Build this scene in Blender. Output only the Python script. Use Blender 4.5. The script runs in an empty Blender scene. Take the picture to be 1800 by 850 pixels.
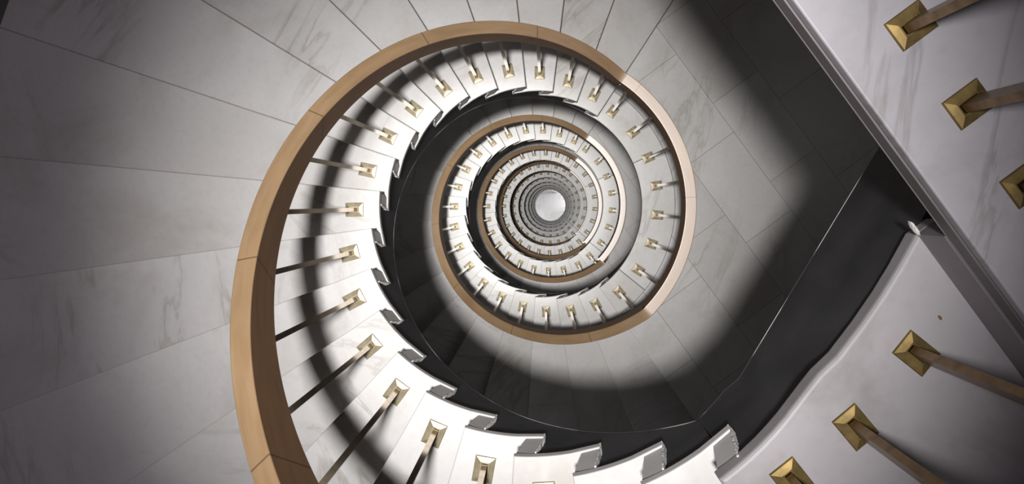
import bpy, bmesh, math, random
from mathutils import Vector, Matrix
random.seed(7)
S = bpy.context.scene
COL = S.collection
pi = math.pi
R_ = math.radians

# ------------------------------------------------------------------ camera
cd = bpy.data.cameras.new('camera'); cam = bpy.data.objects.new('camera', cd); COL.objects.link(cam)
cd.sensor_width = 36; cd.lens = 26.0; cd.clip_start = 0.02; cd.clip_end = 100
cd.shift_x = -62.07/1800; cd.shift_y = -67.6/1800
cam.location = (0, 0, 0); cam.rotation_euler = (0, 0, 0)
S.camera = cam
# ------------------------------------------------------------------ colour, world
S.view_settings.view_transform = 'Standard'; S.view_settings.look = 'None'
S.view_settings.gamma = 1.0; S.view_settings.use_curve_mapping = False
S.view_settings.exposure = 0.0
w = bpy.data.worlds.new('world'); S.world = w; w.use_nodes = True
w.node_tree.nodes['Background'].inputs[0].default_value = (.5, .5, .55, 1)
w.node_tree.nodes['Background'].inputs[1].default_value = 0.06

CX, CY = -.048, -.0077        # axis of the well, camera at the origin
H = .165                      # riser
D0 = 1.44                     # depth of the upper landing below the camera
DT = D0-H                     # depth of the top floor
A1, DA = 56.9, 13.1           # angle of the lowest nosing, angle per step
RI, RO = .655, 2.62           # well radius, outer radius
NF = 10
LV = 20*H

# ------------------------------------------------------------------ lights
def spot(name, loc, power, cone, size, col=(1, .985, .96)):
    l = bpy.data.lights.new(name, 'SPOT'); l.energy = power; l.spot_size = R_(cone); l.spot_blend = 1
    l.shadow_soft_size = size; l.color = col
    o = bpy.data.objects.new(name, l); COL.objects.link(o); o.location = loc
    return o
LP = (-.20, .02, 1.55)
fl = spot('well_lamp_flood', LP, 112, 70, .12, (.97, .88, 1)); fl.rotation_euler = (R_(2), R_(7), 0)
spot('well_lamp_beam', LP, 690, 45, .12)
spot('well_lamp_inner', LP, 260, 28, .12)
spot('well_lamp_narrow', LP, 2200, 15, .12)
def area(name, loc, power, size, col=(1, .98, .95)):
    l = bpy.data.lights.new(name, 'AREA'); l.shape = 'DISK'; l.energy = power; l.size = size; l.color = col
    o = bpy.data.objects.new(name, l); COL.objects.link(o); o.location = loc
    return o
for n in range(1, 4):            # faint unseen fill lights, added to lift the blacks in the upper storeys
    for a_, r_ in ((15, 2.35), (130, 2.35), (265, 2.35)):
        l = bpy.data.lights.new('fill_light', 'POINT'); l.energy = 3.6; l.shadow_soft_size = .5; l.color = (1, .97, .98)
        o = bpy.data.objects.new('fill_light', l); COL.objects.link(o)
        o.location = (CX+r_*math.cos(math.radians(a_)), CY+r_*math.sin(math.radians(a_)), -(D0+(n-1)*LV)-(1.0 if a_ < 90 else 3.6 if a_ < 200 else 1.9))
for x_, y_, p_ in ((1.9, .4, 220), (-1.2, -1.6, 120)):
    l = bpy.data.lights.new('hall_lamp', 'POINT'); l.energy = p_; l.shadow_soft_size = .6; l.color = (1, .98, .97)
    o = bpy.data.objects.new('hall_lamp', l); COL.objects.link(o); o.location = (CX+.176+x_, CY+y_, -(D0+NF*LV)+.9)

# ------------------------------------------------------------------ materials
def mat(name):
    m = bpy.data.materials.new(name); m.use_nodes = True
    nt = m.node_tree; b = nt.nodes['Principled BSDF']
    return m, nt, b
def nd(nt, t, **k):
    n = nt.nodes.new(t)
    for a, v in k.items(): setattr(n, a, v)
    return n
def ramp(nt, src, stops):
    r = nd(nt, 'ShaderNodeValToRGB'); e = r.color_ramp.elements
    e[0].position, e[0].color = stops[0][0], (*stops[0][1], 1)
    e[1].position, e[1].color = stops[-1][0], (*stops[-1][1], 1)
    for p, c in stops[1:-1]:
        x = e.new(p); x.color = (*c, 1)
    nt.links.new(src, r.inputs[0]); return r.outputs[0]
def mult(nt, a, b, f=1.0):
    m = nd(nt, 'ShaderNodeMix', data_type='RGBA', blend_type='MULTIPLY'); m.inputs[0].default_value = f
    nt.links.new(a, m.inputs[6]); nt.links.new(b, m.inputs[7]); return m.outputs[2]

def marble(name, base=(.80, .785, .77), joints=False, rough=.30, vein=.38, cloud=.14):
    m, nt, b = mat(name)
    tc = nd(nt, 'ShaderNodeTexCoord'); oi = nd(nt, 'ShaderNodeObjectInfo')
    add = nd(nt, 'ShaderNodeVectorMath', operation='MULTIPLY_ADD')
    nt.links.new(oi.outputs['Random'], add.inputs[0]); add.inputs[1].default_value = (37, 51, 23)
    nt.links.new(tc.outputs['Object'], add.inputs[2])
    rot = nd(nt, 'ShaderNodeVectorRotate', rotation_type='Z_AXIS')
    nt.links.new(add.outputs[0], rot.inputs[0])
    mm = nd(nt, 'ShaderNodeMath', operation='MULTIPLY_ADD'); mm.inputs[1].default_value = 1.6; mm.inputs[2].default_value = .2
    nt.links.new(oi.outputs['Random'], mm.inputs[0]); nt.links.new(mm.outputs[0], rot.inputs['Angle'])
    # cloudy ground
    n1 = nd(nt, 'ShaderNodeTexNoise'); n1.inputs['Scale'].default_value = 2.3; n1.inputs['Detail'].default_value = 7
    n1.inputs['Roughness'].default_value = .62; n1.inputs['Distortion'].default_value = .6
    nt.links.new(rot.outputs[0], n1.inputs['Vector'])
    c1 = ramp(nt, n1.outputs[0], [(.3, (base[0]*(1-cloud), base[1]*(.985-cloud), base[2]*(.95-cloud))), (.5, base), (.72, tuple(min(.9, x*1.07) for x in base))])
    tv = ramp(nt, oi.outputs['Random'], [(0, (.90, .89, .87)), (.5, (.97, .97, .97)), (1, (1, 1, 1))]); c1 = mult(nt, c1, tv)
    # veins
    mp = nd(nt, 'ShaderNodeMapping'); mp.inputs['Scale'].default_value = (.55, 2.2, 1); nt.links.new(rot.outputs[0], mp.inputs[0])
    n2 = nd(nt, 'ShaderNodeTexNoise'); n2.inputs['Scale'].default_value = 1.7; n2.inputs['Detail'].default_value = 6
    n2.inputs['Roughness'].default_value = .55; n2.inputs['Distortion'].default_value = .9
    nt.links.new(mp.outputs[0], n2.inputs['Vector'])
    k = vein
    c2 = ramp(nt, n2.outputs[0], [(.47, (1, 1, 1)), (.497, (1-.5*k, 1-.53*k, 1-.6*k)), (.505, (1-.7*k, 1-.74*k, 1-.82*k)), (.515, (1-.2*k, 1-.2*k, 1-.22*k)), (.56, (1, 1, 1))])
    n3 = nd(nt, 'ShaderNodeTexNoise'); n3.inputs['Scale'].default_value = 1.1; n3.inputs['Detail'].default_value = 2
    nt.links.new(rot.outputs[0], n3.inputs['Vector'])
    msk = ramp(nt, n3.outputs[0], [(.45, (0, 0, 0)), (.65, (1, 1, 1))])
    mx = nd(nt, 'ShaderNodeMix', data_type='RGBA', blend_type='MULTIPLY')
    nt.links.new(msk, mx.inputs[0]); nt.links.new(c1, mx.inputs[6]); nt.links.new(c2, mx.inputs[7])
    # fine speckle
    n4 = nd(nt, 'ShaderNodeTexNoise'); n4.inputs['Scale'].default_value = 38; n4.inputs['Detail'].default_value = 4
    nt.links.new(rot.outputs[0], n4.inputs['Vector'])
    c4 = ramp(nt, n4.outputs[0], [(.32, (.87, .86, .85)), (.5, (1, 1, 1))])
    out = mult(nt, mx.outputs[2], c4, .3)
    if joints:
        ma = nd(nt, 'ShaderNodeMapping', vector_type='POINT')
        ma.inputs['Rotation'].default_value = (0, 0, R_(53.7)); ma.inputs['Location'].default_value = (.26, .154, 0)
        nt.links.new(tc.outputs['Object'], ma.inputs[0])
        br = nd(nt, 'ShaderNodeTexBrick'); br.offset = .363; br.inputs['Scale'].default_value = 1
        br.inputs['Brick Width'].default_value = .62; br.inputs['Row Height'].default_value = .358
        br.inputs['Mortar Size'].default_value = .0017; br.inputs['Mortar Smooth'].default_value = .3
        br.inputs['Color1'].default_value = (1, 1, 1, 1); br.inputs['Color2'].default_value = (.9, .89, .88, 1)
        br.inputs['Mortar'].default_value = (.4, .38, .37, 1)
        nt.links.new(ma.outputs[0], br.inputs[0])
        out = mult(nt, out, br.outputs[0])
    nt.links.new(out, b.inputs['Base Color'])
    b.inputs['Roughness'].default_value = rough
    bp = nd(nt, 'ShaderNodeBump'); bp.inputs['Strength'].default_value = .05; bp.inputs['Distance'].default_value = .01
    nt.links.new(n1.outputs[0], bp.inputs['Height']); nt.links.new(bp.outputs[0], b.inputs['Normal'])
    return m
M_TREAD = marble('marble_tread')
M_LAND = marble('marble_landing', (.80, .785, .765), joints=True)
M_BORD = marble('marble_border', (.80, .79, .77))
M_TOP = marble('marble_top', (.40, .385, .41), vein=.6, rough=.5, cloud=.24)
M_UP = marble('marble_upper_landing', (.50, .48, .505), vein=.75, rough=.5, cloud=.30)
M_RISER = marble('marble_riser', (.78, .77, .77), rough=.5)

def simple(name, col, rough=.6, metal=0, noise=0, scale=20, spec=.5):
    m, nt, b = mat(name)
    b.inputs['Roughness'].default_value = rough; b.inputs['Metallic'].default_value = metal
    b.inputs['Specular IOR Level'].default_value = spec
    if noise:
        tc = nd(nt, 'ShaderNodeTexCoord'); n = nd(nt, 'ShaderNodeTexNoise'); n.inputs['Scale'].default_value = scale
        n.inputs['Detail'].default_value = 5; nt.links.new(tc.outputs['Object'], n.inputs['Vector'])
        c = ramp(nt, n.outputs[0], [(.3, tuple(x*(1-noise) for x in col)), (.7, tuple(min(1, x*(1+noise)) for x in col))])
        nt.links.new(c, b.inputs['Base Color'])
    else:
        b.inputs['Base Color'].default_value = (*col, 1)
    return m
M_BLACK = simple('black_paint', (.046, .045, .050), .6, noise=.4, scale=6, spec=.3)
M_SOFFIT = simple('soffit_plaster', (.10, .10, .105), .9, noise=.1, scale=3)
M_WALL = simple('wall_plaster', (.22, .215, .215), .9, noise=.1, scale=2)
M_PLASTER = simple('rough_plaster', (.78, .77, .75), .9, noise=.2, scale=60)
M_BRASS = simple('brass', (.38, .325, .215), .45, .6, noise=.28, scale=30)
M_BRASS_T = simple('brass_aged', (.26, .185, .072), .5, .8, noise=.4, scale=30)
M_BAR_T = simple('bronze_bar_aged', (.22, .145, .075), .35, .9, noise=.35, scale=25)
M_BAR = simple('bronze_bar', (.42, .34, .25), .12, 1, noise=.2, scale=25)
M_STEEL = simple('steel_strip', (.62, .60, .58), .3, 1, noise=.15, scale=10)
# worn paint line at the lower edge of the black stringer
def worn(name, lo, hi):
    m, nt, b = mat(name); tc = nd(nt, 'ShaderNodeTexCoord'); n = nd(nt, 'ShaderNodeTexNoise')
    n.inputs['Scale'].default_value = 5; n.inputs['Detail'].default_value = 6; nt.links.new(tc.outputs['Object'], n.inputs['Vector'])
    c = ramp(nt, n.outputs[0], [(lo, (.05, .05, .05)), (hi, (.8, .78, .75))])
    nt.links.new(c, b.inputs['Base Color']); b.inputs['Roughness'].default_value = .6
    return m
M_WORN = worn('worn_edge', .42, .5)
M_WORN2 = worn('worn_edge_faint', .48, .85)
def wood(name, coat):
    m, nt, b = mat(name)
    uv = nd(nt, 'ShaderNodeUVMap', uv_map='UVMap')
    mp = nd(nt, 'ShaderNodeMapping'); mp.inputs['Scale'].default_value = (2.2, 15, 1); nt.links.new(uv.outputs[0], mp.inputs[0])
    n = nd(nt, 'ShaderNodeTexNoise'); n.inputs['Scale'].default_value = 3; n.inputs['Detail'].default_value = 6; n.inputs['Distortion'].default_value = .4
    nt.links.new(mp.outputs[0], n.inputs['Vector'])
    c = ramp(nt, n.outputs[0], [(.25, (.47, .29, .145)), (.5, (.54, .345, .18)), (.75, (.60, .40, .225))])
    n2 = nd(nt, 'ShaderNodeTexNoise'); n2.inputs['Scale'].default_value = 2.0; nt.links.new(uv.outputs[0], n2.inputs['Vector'])
    c2 = ramp(nt, n2.outputs[0], [(.3, (.82, .80, .78)), (.6, (1, 1, 1))])
    c = mult(nt, c, c2)
    # scarf joints across the rail, one every 0.62 m
    sp = nd(nt, 'ShaderNodeSeparateXYZ'); nt.links.new(uv.outputs[0], sp.inputs[0])
    md = nd(nt, 'ShaderNodeMath', operation='PINGPONG'); md.inputs[1].default_value = .31
    nt.links.new(sp.outputs[0], md.inputs[0])
    c3 = ramp(nt, md.outputs[0], [(.0008, (.3, .25, .2)), (.0018, (1, 1, 1))])
    c = mult(nt, c, c3)
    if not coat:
        st = nd(nt, 'ShaderNodeRGB'); st.outputs[0].default_value = (.46, .39, .36, 1); c = mult(nt, c, st.outputs[0])  # side faces: same wood, tinted darker to imitate their shade
    nt.links.new(c, b.inputs['Base Color'])
    b.inputs['Roughness'].default_value = .5
    if coat:
        b.inputs['Coat Weight'].default_value = 1; b.inputs['Coat Roughness'].default_value = .41; b.inputs['Coat IOR'].default_value = 3.0
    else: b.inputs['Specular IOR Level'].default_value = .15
    return m
M_WOOD = wood('handrail_wood_polished', True)
M_WOODS = wood('handrail_wood_side_shaded', False)
M_GROUND = marble('marble_ground', (.66, .66, .68), rough=.6)

# ------------------------------------------------------------------ mesh helpers
def P(a, r, z=0.0):
    return Vector((r*math.cos(R_(a)), r*math.sin(R_(a)), z))
def link(name, me, m, parent=None):
    o = bpy.data.objects.new(name, me); COL.objects.link(o)
    if m is not None and not me.materials:
        me.materials.append(m)
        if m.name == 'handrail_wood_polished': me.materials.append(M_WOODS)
    if parent is not None: o.parent = parent
    return o
def prism(pts, z0, z1, bevel=0, seg=2, name='mesh'):
    bm = bmesh.new()
    bot = [bm.verts.new((p[0], p[1], z0)) for p in pts]; top = [bm.verts.new((p[0], p[1], z1)) for p in pts]
    n = len(pts)
    bm.faces.new(top); bm.faces.new(bot[::-1])
    for i in range(n): bm.faces.new((bot[i], bot[(i+1) % n], top[(i+1) % n], top[i]))
    bmesh.ops.recalc_face_normals(bm, faces=bm.faces)
    if bevel:
        es = [e for e in bm.edges if abs(e.verts[0].co.z-e.verts[1].co.z) < 1e-6]
        bmesh.ops.bevel(bm, geom=es, offset=bevel, segments=seg, affect='EDGES', profile=.5)
    me = bpy.data.meshes.new(name); bm.to_mesh(me); bm.free(); return me
def empty(name, loc, label, cat, group=None):
    o = bpy.data.objects.new(name, None); COL.objects.link(o); o.location = loc; o.empty_display_size = .1
    o['label'] = label; o['category'] = cat
    if group: o['group'] = group
    return o
def copy_tree(o, parent=None):
    c = o.copy(); COL.objects.link(c)
    if parent is not None: c.parent = parent
    for ch in o.children: copy_tree(ch, c)
    return c
def sector(a0, a1, r0, r1, step=1.6, back=0.0):
    """annular sector a0..a1 (degrees); back = straight strip past the a1 side"""
    n = max(2, int((a1-a0)/step)+1)
    inner = [P(a0+(a1-a0)*i/n, r0) for i in range(n+1)]
    m = max(2, int((a1-a0)/3)+1)
    outer = [P(a1-(a1-a0)*i/m, r1) for i in range(m+1)]
    if back:
        t = P(a1+90, 1)*back
        inner.append(P(a1, math.sqrt(r0*r0-back*back))+t); outer.insert(0, P(a1, math.sqrt(r1*r1-back*back))+t)
    return inner+outer

# ------------------------------------------------------------------ a sweep for rails
def sweep(path, w_, t_, up=None, name='rail', zoff=0.0, rnd=.0035):
    """rounded rectangle w_ x t_ swept along path; top face at the path, centred sideways"""
    prof = []
    hw = w_/2
    for cx_, cy_, s in ((hw-rnd, -rnd, 0), (-hw+rnd, -rnd, 90), (-hw+rnd, -t_+rnd, 180), (hw-rnd, -t_+rnd, 270)):
        for j in range(4):
            a = R_(s+j*30); prof.append((cx_+rnd*math.cos(a), cy_+rnd*math.sin(a)))
    per = [0.0]
    for i in range(len(prof)):
        a, b = prof[i], prof[(i+1) % len(prof)]; per.append(per[-1]+math.dist(a, b))
    bm = bmesh.new(); uvl = bm.loops.layers.uv.new('UVMap'); rings = []; L = 0.0; Ls = []
    n = len(path)
    for i, p in enumerate(path):
        if i: L += (p-path[i-1]).length
        Ls.append(L)
        T = (path[min(i+1, n-1)]-path[max(i-1, 0)]).normalized()
        side = T.cross(Vector((0, 0, 1))).normalized(); U = side.cross(T).normalized()
        rings.append([bm.verts.new(p+side*a+U*(b+zoff)) for a, b in prof])
    k = len(prof)
    for i in range(n-1):
        for j in range(k):
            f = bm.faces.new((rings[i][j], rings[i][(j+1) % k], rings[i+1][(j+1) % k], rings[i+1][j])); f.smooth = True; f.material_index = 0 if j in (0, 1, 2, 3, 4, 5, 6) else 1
            for lp, (u, v) in zip(f.loops, ((Ls[i], per[j]), (Ls[i], per[j+1]), (Ls[i+1], per[j+1]), (Ls[i+1], per[j]))):
                lp[uvl].uv = (u, v)
    bm.edges.ensure_lookup_table()
    for r0_, r1_ in zip(rings, rings[1:]):
        for j in range(k):
            e = bm.edges.get((r0_[j], r1_[j]))
            if e: e.smooth = False
    bm.faces.new(rings[0]); bm.faces.new(rings[-1][::-1])
    bmesh.ops.recalc_face_normals(bm, faces=bm.faces)
    me = bpy.data.meshes.new(name); bm.to_mesh(me); bm.free()
    return me

# ------------------------------------------------------------------ the room
def cyl_wall():
    bm = bmesh.new(); N = 96; r0, r1 = RO+.2, RO+.45; zt, zb = 2.3, -(D0+NF*LV)-.05
    rings = []
    for r, z in ((r0, zb), (r0, zt), (r1, zt), (r1, zb)):
        rings.append([bm.verts.new((CX+r*math.cos(2*pi*i/N), CY+r*math.sin(2*pi*i/N), z)) for i in range(N)])
    for q in range(4):
        a, b = rings[q], rings[(q+1) % 4]
        for i in range(N): bm.faces.new((a[i], a[(i+1) % N], b[(i+1) % N], b[i]))
    bmesh.ops.recalc_face_normals(bm, faces=bm.faces)
    me = bpy.data.meshes.new('wall'); bm.to_mesh(me); bm.free(); return me
o = link('wall_outer', cyl_wall(), M_WALL); o['kind'] = 'structure'
circ = [(CX+(RO+.4)*math.cos(2*pi*i/96), CY+(RO+.4)*math.sin(2*pi*i/96)) for i in range(96)]
o = link('ceiling', prism(circ, 2.3, 2.45), M_WALL); o['kind'] = 'structure'
ZG = -(D0+NF*LV)
o = link('floor', prism(circ, ZG-.2, ZG), M_GROUND); o['kind'] = 'structure'

# ------------------------------------------------------------------ one flight, local origin = axis at landing level below it
TT = .030     # tread slab
tread_me = prism(sector(0, DA, RI, RO, back=.081), -TT, 0, .004, 2, 'tread')
def riser_mesh():
    t = Vector((0, 1, 0))
    pts = []
    r0 = RI+.004
    pts = [Vector((math.sqrt(r0*r0-.028**2), .028, 0)), Vector((RO-.02, .028, 0)), Vector((RO-.02, .078, 0)), Vector((math.sqrt(r0*r0-.078**2), .078, 0))]
    me = prism(pts, -H, -TT, .0015, 1, 'riser')
    for v in me.vertices: v.co.y -= .024*(v.co.z+H)/(H-TT)      # raked riser
    return me
riser_me = riser_mesh()
def ragged_mesh(seed):
    rnd = random.Random(seed); bm = bmesh.new(); n = 30
    A, B = [], []
    for i in range(n+1):
        z = -H-.026+(H-.006)*i/n
        x = math.sqrt(RI**2-.08**2)
        wd = .0015+.0035*rnd.random(); jx = .0005-.003*rnd.random()
        sh = -.024*max(0, z+H)/(H-TT); jx *= .5; wd *= .7
        A.append([bm.verts.new((x+jx, .0785+sh, z)), bm.verts.new((x+jx, .080+sh+wd, z)), bm.verts.new((x+.03, .080+sh+wd, z)), bm.verts.new((x+.03, .0785+sh, z))])
    for i in range(n):
        for j in range(4): bm.faces.new((A[i][j], A[i][(j+1) % 4], A[i+1][(j+1) % 4], A[i+1][j]))
    bm.faces.new(A[0]); bm.faces.new(A[-1][::-1])
    bmesh.ops.recalc_face_normals(bm, faces=bm.faces)
    me = bpy.data.meshes.new('ragged'); bm.to_mesh(me); bm.free(); return me
ragged = [ragged_mesh(s) for s in range(4)]

def interp(x, tab):
    for (x0, y0), (x1, y1) in zip(tab, tab[1:]):
        if x <= x1: return y0+(y1-y0)*max(0, (x-x0))/(x1-x0)
    return tab[-1][1]
def pitch(a): return H+(a-A1)/DA*H            # z of the nosing line above the lower landing
SB = [(46, .13+.165-.137), (56.9, .30), (70, .40), (100, .50), (150, .56), (200, .50), (265, .43), (306, .41)]
def stringer_z(a):
    if a <= 56.9: return interp(a, [(40, -.13), (56.9, H-.30)])
    return pitch(a)-interp(a, SB)
def stringer_mesh():
    """black inner face that follows the steps, with the soffit edge; closed solid 5 cm thick"""
    bm = bmesh.new(); ra, rb = RI+.016, RI+.075
    cols = []
    a = 41.0; seq = []
    while a < 308.7: seq.append(a); a += 2.0
    seq.append(308.7)
    for a in seq:
        k = math.floor((a-3.0-A1)/DA)+1                 # tread index on this column, front of steps set back
        top = (max(0, k)*H-TT*.6) if a > A1+6 else -.035
        if a > A1+6: top = k*H-.012-TT*.3
        zb = stringer_z(a); top = max(top, zb+.02)
        cols.append((a, top, zb))
    # double columns at each jump
    c2 = []
    for i, c in enumerate(cols):
        if i and abs(c[1]-cols[i-1][1]) > .05:
            am = (c[0]+cols[i-1][0])/2; c2.append((am-.01, cols[i-1][1], stringer_z(am))); c2.append((am+.01, c[1], stringer_z(am)))
        c2.append(c)
    V = [[bm.verts.new(P(a, ra, t)), bm.verts.new(P(a, ra, b)), bm.verts.new(P(a, rb, b)), bm.verts.new(P(a, rb, t))] for a, t, b in c2]
    for i in range(len(V)-1):
        for j in range(4): bm.faces.new((V[i][j], V[i][(j+1) % 4], V[i+1][(j+1) % 4], V[i+1][j]))
    bm.faces.new(V[0]); bm.faces.new(V[-1][::-1])
    bmesh.ops.recalc_face_normals(bm, faces=bm.faces)
    me = bpy.data.meshes.new('stringer'); bm.to_mesh(me); bm.free(); return me
def soffit_mesh():
    bm = bmesh.new(); V = []
    a = 58.0
    while a < 305.9:
        zi = stringer_z(a)+.01; zo = pitch(a)-.40
        zo = min(zo, pitch(a)-.36)
        V.append([bm.verts.new(P(a, RI+.07, zi)), bm.verts.new(P(a, RO-.01, zo)), bm.verts.new(P(a, RO-.01, zo+.04)), bm.verts.new(P(a, RI+.07, zi+.04))])
        a += 3.54
    for i in range(len(V)-1):
        for j in range(4): bm.faces.new((V[i][j], V[i][(j+1) % 4], V[i+1][(j+1) % 4], V[i+1][j]))
    bm.faces.new(V[0]); bm.faces.new(V[-1][::-1])
    bmesh.ops.recalc_face_normals(bm, faces=bm.faces)
    me = bpy.data.meshes.new('soffit'); bm.to_mesh(me); bm.free(); return me
def edge_strip_mesh(pts, s=.0011):
    me = sweep(pts, s*1.4, s*1.4, name='edge', rnd=s*.3); return me

ORD = ['uppermost', 'second', 'third', 'fourth', 'fifth', 'sixth', 'seventh', 'eighth', 'ninth', 'tenth and lowest']
GF = 'curved marble stair flights winding down the well'
def fl_label(i):
    if i == 0: return 'white marble stair flight at the top of the well, broad treads fanning out at left'
    if i == NF-1: return 'tiny dark marble stair flight just above the hall floor, lowest in the well'
    return 'curved marble stair flight, %s turn down from the top of the well' % ORD[i]
flight = empty('stair_flight', (CX, CY, -(D0+LV)), fl_label(0), 'stairs', GF)
for k in range(1, 20):
    a = A1+(k-1)*DA
    t = link('tread', tread_me, M_TREAD, flight); t.location = (0, 0, k*H); t.rotation_euler = (0, 0, R_(a))
for k in range(1, 21):
    a = A1+(k-1)*DA
    t = link('riser', riser_me, M_RISER, flight); t.location = (0, 0, k*H); t.rotation_euler = (0, 0, R_(a))
    p = link('plaster_bead', ragged[k % 4], M_PLASTER, t)
    p.location = (0, 0, 0)
st = link('stringer', stringer_mesh(), M_BLACK, flight)
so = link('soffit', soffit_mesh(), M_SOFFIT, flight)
ep = []
a = 60.0
while a <= 308.4: ep.append(P(a, RI+.0145, stringer_z(a)+.001)); a += 2.0
link('worn_edge', edge_strip_mesh(ep), M_WORN2, st)

# ------------------------------------------------------------------ landing (level 0 local)
LT = .032
landing = empty('landing', (CX, CY, -(D0+LV)), 'x', 'landing', 'marble landings on the right of the well')
link('floor_slab', prism(sector(-54.2, A1, .869, RO, back=.081), -LT, 0, .002, 1, 'floor_slab'), M_LAND, landing)
for a0, a1, bk in ((-54.2, -39.2, 0), (-39.0, 23.9, 0), (24.1, A1, .081)):
    link('border_slab', prism(sector(a0, a1, RI, .867, back=bk), -LT, 0, .003, 2, 'border'), M_BORD, landing)
link('concrete_body', prism(sector(-54.0, A1-.3, RI+.012, RO-.01, step=3), -.135, -LT-.0005, 0, name='body'), M_BLACK, landing)
# deeper black beam under the landing nosing, tapering into the landing edge
def taper_beam():
    bm = bmesh.new(); V = []
    for i in range(16):
        a = -51+i*2.0; zb = -.41+(.41-.135)*min(1, (i/15))**.8
        V.append([bm.verts.new(P(a, RI+.016, -.13)), bm.verts.new(P(a, RI+.016, zb-.004)), bm.verts.new(P(a, RI+.075, zb-.004)), bm.verts.new(P(a, RI+.075, -.13))])
    for i in range(len(V)-1):
        for j in range(4): bm.faces.new((V[i][j], V[i][(j+1) % 4], V[i+1][(j+1) % 4], V[i+1][j]))
    bm.faces.new(V[0]); bm.faces.new(V[-1][::-1]); bmesh.ops.recalc_face_normals(bm, faces=bm.faces)
    me = bpy.data.meshes.new('beam'); bm.to_mesh(me); bm.free(); return me
link('edge_beam', taper_beam(), M_BLACK, landing)

# ------------------------------------------------------------------ balustrade (local origin = lower landing level)
RB, RW, RT = .757, .055, .125     # baluster radius, rail width, rail thickness
RR = .7625
AE = 315.0                        # angle where the sloping rail meets the upper landing's rail
HR = 1.07
def rail_z(a):
    s = LV/(AE-A1)
    z = HR+(a-A1)*s
    # ease in and out at the two knees
    def soft(x, w_=1.3): return x if x > w_ else (0 if x < -w_ else (x+w_)**2/(4*w_))
    return HR+soft(a-A1)*s-soft(a-AE)*s
def bar_mesh(h, name='bar'):
    return prism([(-.017, -.0078), (.017, -.0078), (.017, .0078), (-.017, .0078)], 0.0, h, 0, name=name)
def plate_mesh():
    bm = bmesh.new(); lx, ly = .037, .029
    def ring(x, y, z): return [bm.verts.new(q) for q in ((-x, -y, z), (x, -y, z), (x, y, z), (-x, y, z))]
    r = [ring(lx, ly, 0), ring(lx, ly, .004), ring(lx-.0015, ly-.0015, .0055), ring(.0215, .0125, .0088), ring(.0190, .0100, .0088), ring(.0190, .0100, .003)]
    for a, b in zip(r, r[1:]):
        for i in range(4): bm.faces.new((a[i], a[(i+1) % 4], b[(i+1) % 4], b[i]))
    bm.faces.new(r[0][::-1]); bm.faces.new(r[-1])
    bmesh.ops.recalc_face_normals(bm, faces=bm.faces)
    me = bpy.data.meshes.new('plate'); bm.to_mesh(me); bm.free(); return me
plate_me = plate_mesh(); plate_top = plate_mesh()
def baluster(parent, x, y, z, rot, h, top=False):
    key = (round(h, 4), top)
    me = BARS.get(key) or BARS.setdefault(key, bar_mesh(h))
    b = link('baluster', me, M_BAR_T if top else M_BAR, parent); b.location = (x, y, z); b.rotation_euler = (0, 0, R_(rot))
    link('base_plate', plate_top if top else plate_me, M_BRASS_T if top else M_BRASS, b)
    return b
BARS = {}
def bal_label(i):
    if i == 0: return 'large orange wooden handrail on bronze bars, outermost turn of the spiral at left'
    if i == NF-1: return 'tiny dark balustrade on the lowest turn, just above the hall floor'
    return 'wooden handrail on thin bronze bars, %s turn of the spiral' % ORD[i]
GB = 'handrails with flat bars following the spiral'
bal = empty('balustrade', (CX, CY, -(D0+LV)), bal_label(0), 'balustrade', GB)
def arc_path(a0, a1, step=2.0, fz=rail_z, r=RR):
    n = max(2, int((a1-a0)/step)); return [P(a0+(a1-a0)*i/n, r, fz(a0+(a1-a0)*i/n)) for i in range(n+1)]
link('sloping_handrail', sweep(arc_path(A1-1.3, AE+1.3, .65), RW, RT, name='rail'), M_WOOD, bal)
flat = link('level_handrail', sweep(arc_path(-43.7, A1-1.35, 2.0, lambda a: HR), RW, RT, name='rail_level'), M_WOOD, bal)
link('metal_strip', sweep(arc_path(A1, AE, 2.5, lambda a: rail_z(a)), .034, .010, name='strip', zoff=-RT+.001, rnd=.002), M_STEEL, bal)
link('metal_strip', sweep(arc_path(-45, A1, 2.5, lambda a: HR), .034, .010, name='strip_level', zoff=-RT+.001, rnd=.002), M_STEEL, bal)
for k in range(1, 20):
    a = A1+(k-.5)*DA; q = P(a, RB)
    h = rail_z(a)-k*H-.165
    baluster(bal, q.x, q.y, k*H, a, h)
for i in range(8):
    a = 52-14.25*i; q = P(a, RB)
    baluster(bal, q.x, q.y, 0, a, HR-RT-.004)

# ------------------------------------------------------------------ copies down the well
def drift(n): return (.022*max(0, n-2), -.010*max(0, n-2))
def land_label(i):
    if i == 0: return 'large marble tiled landing half in shadow, right of the big spiral'
    if i == NF-1: return 'x'
    return 'crescent of marble landing on the right, %s landing down the well' % ORD[i]
landing['label'] = land_label(0)
for i in range(1, NF):
    dx, dy = drift(i+1)
    loc = (CX+dx, CY+dy, -(D0+(i+1)*LV))
    c = copy_tree(flight); c.location = loc; c['label'] = fl_label(i)
    c = copy_tree(bal); c.location = loc; c['label'] = bal_label(i)
    if i < NF-1:
        c = copy_tree(landing); c.location = loc; c['label'] = land_label(i)

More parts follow.
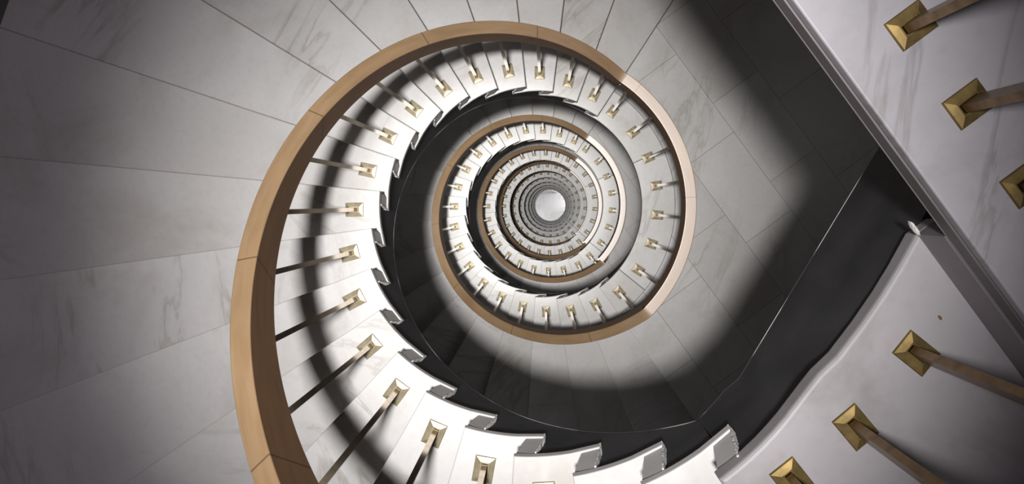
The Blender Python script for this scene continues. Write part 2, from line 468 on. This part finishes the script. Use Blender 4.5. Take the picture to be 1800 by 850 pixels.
# ------------------------------------------------------------------ upper landing beside the camera, one step below the top floor
NV = Vector((.806, .592, 0)).normalized(); TV = Vector((.592, -.806, 0)).normalized()
NE = .549+.0433     # top floor edge, distance from the axis along NV
up = empty('landing', (CX, CY, -D0), 'marble landing with three brass plates, lower right, one step below the top floor', 'landing')
corner = NV*(NE-.004)+TV*(Vector((.769, -.052, 0)).dot(TV))
inner = [P(a, RI) for a in (-54.2, -51, -48, -45, -42, -39, -36)]+[P(-32.5, .657), P(-29.3, .662), Vector((.613, -.290, 0)), Vector((.660, -.228, 0)), Vector((.700, -.170, 0)), Vector((.7326, -.117, 0))]
far_t = math.sqrt(RO**2-(NE+.04)**2)
outer = [corner, corner+NV*.05, NV*(NE+.046)+TV*(far_t-.03)]
a_end = math.degrees(math.atan2(outer[-1].y, outer[-1].x))
arc = [P(a_end+(-54.2-a_end)*i/6, RO-.01) for i in range(7)]
poly = inner+outer+arc
if a_end < -54.2: poly = inner+outer+[P(-54.2, RO-.01)]
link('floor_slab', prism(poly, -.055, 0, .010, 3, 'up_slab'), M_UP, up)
# black beam below it: top follows the slab edge, foot runs straight under the top floor
def ruled(top, bot, th=.05):
    bm = bmesh.new(); V = []
    for p, q in zip(top, bot):
        d = Vector((p.x, p.y, 0)).normalized()*th
        V.append([bm.verts.new(p), bm.verts.new(q), bm.verts.new(q+d), bm.verts.new(p+d)])
    for i in range(len(V)-1):
        for j in range(4): bm.faces.new((V[i][j], V[i][(j+1) % 4], V[i+1][(j+1) % 4], V[i+1][j]))
    bm.faces.new(V[0]); bm.faces.new(V[-1][::-1]); bmesh.ops.recalc_face_normals(bm, faces=bm.faces)
    me = bpy.data.meshes.new('ruled'); bm.to_mesh(me); bm.free(); return me
tp, bt = [], []
foot = [P(a, RI+.016) for a in (-50.9, -48.5, -46, -43)]+[Vector((.515, -.452, 0)).lerp(Vector((.842, .089, 0)), s) for s in (.04, .15, .3, .5, .7, .85, 1, 1.5)]
head = [P(a, RI+.016) for a in (-50.9, -48.5, -46, -43)]+[Vector((.515, -.435, 0)), Vector((.585, -.352, 0)), Vector((.645, -.272, 0)), Vector((.705, -.185, 0)), Vector((.765, -.085, 0)), Vector((.80, -.03, 0)), Vector((.86, .085, 0)), Vector((1.01, .36, 0))]
for p, q in zip(head, foot):
    tp.append(Vector((p.x, p.y, -.05))); bt.append(Vector((q.x, q.y, -.38-.03*min(1, len(bt)/4))))
bm_o = link('edge_beam', ruled(tp, bt), M_BLACK, up)
link('worn_edge', edge_strip_mesh([b-Vector((b.x, b.y, 0)).normalized()*.001 for b in bt[:-1]], .0007), M_WORN, bm_o)
# riser to the top floor
rp = [corner+NV*.0, NV*(NE-.004)+TV*(far_t-.06), NV*(NE+.03)+TV*(far_t-.06), corner+NV*.034]
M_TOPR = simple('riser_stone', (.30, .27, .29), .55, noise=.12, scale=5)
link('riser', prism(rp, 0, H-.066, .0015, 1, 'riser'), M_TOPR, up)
def blob(seed, c, s):
    rnd = random.Random(seed); bm = bmesh.new(); bmesh.ops.create_icosphere(bm, subdivisions=3, radius=1)
    for v in bm.verts:
        v.co *= 1+.35*(rnd.random()-.5); v.co = Vector((v.co.x*s[0], v.co.y*s[1], v.co.z*s[2]))
    rot = Matrix.Rotation(math.atan2(TV.y, TV.x), 4, 'Z')
    bmesh.ops.transform(bm, matrix=Matrix.Translation(c) @ rot, verts=bm.verts)
    me = bpy.data.meshes.new('blob'); bm.to_mesh(me); bm.free(); return me
link('plaster_lump', blob(3, corner+Vector((-.012, .012, .012)), (.017, .004, .008)), M_PLASTER, up)

# top floor
top = empty('landing', (CX, CY, -DT), 'top marble floor with straight edge and brass plates, upper right corner', 'landing')
t0 = -math.sqrt((RO-.01)**2-NE**2); p0 = NV*NE+TV*t0; p1 = NV*NE-TV*t0
b0 = math.degrees(math.atan2(p1.y, p1.x)); b1 = math.degrees(math.atan2(p0.y, p0.x))
tpoly = [p0, p1]+[P(b0+(b1-b0)*i/24, RO-.01) for i in range(1, 24)]
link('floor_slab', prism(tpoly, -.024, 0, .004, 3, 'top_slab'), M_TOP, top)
q0, q1 = p0-NV*.003, p1-NV*.003
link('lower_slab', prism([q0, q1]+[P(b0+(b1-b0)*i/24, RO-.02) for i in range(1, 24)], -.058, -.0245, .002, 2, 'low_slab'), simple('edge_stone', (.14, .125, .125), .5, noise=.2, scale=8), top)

link('slab_foot', prism([q0, q1]+[P(b0+(b1-b0)*i/24, RO-.02) for i in range(1, 24)], -.067, -.0585, .003, 2, 'foot_slab'), M_TOPR, top)

# upper balustrade: curved piece over the upper landing, straight piece along the top floor
ub = empty('balustrade', (CX, CY, -D0), 'flat brass bars and plates along the landing edge, lower right corner', 'balustrade')
for (a, r, rot) in ((-20.3, .816, -38.7), (-33.4, .775, -50), (-45.3, .746, -51.5)):
    q = P(a, r); baluster(ub, q.x, q.y, 0, rot, HR-RT-.004, True)
cp = [P(a, RR, HR) for a in (-44.8, -42, -39)]+[P(-33.4, .775, HR), P(-27, .792, HR), P(-20.3, .816, HR), P(-14, .855, HR), P(-10, .90, HR)]
link('handrail', sweep(cp, RW, RT, name='rail_up'), M_WOOD, ub)
tb = empty('balustrade', (CX, CY, -DT), 'flat brass bars and plates in a straight row on the top floor, upper right', 'balustrade')
base = Vector((.674, .314, 0)); stp = TV*.168
nrot = math.degrees(math.atan2(NV.y, NV.x))
for i in range(-7, 4):
    q = base+stp*i; baluster(tb, q.x, q.y, 0, nrot, HR-RT-.004, True)
link('handrail', sweep([base+stp*i+Vector((0, 0, HR)) for i in range(-8, 5)], RW, RT, name='rail_top'), M_WOOD, tb)

# a crumb of dry leaf on the upper landing
fr = link('leaf_fragment', blob(9, Vector((0, 0, 0)), (.0052, .0026, .0016)), simple('dry_leaf', (.20, .11, .035), .8), None)
fr.location = (.764, -.222, -D0+.0012)
fr['label'] = 'tiny brown leaf fragment lying on the lower right marble landing'; fr['category'] = 'leaf'
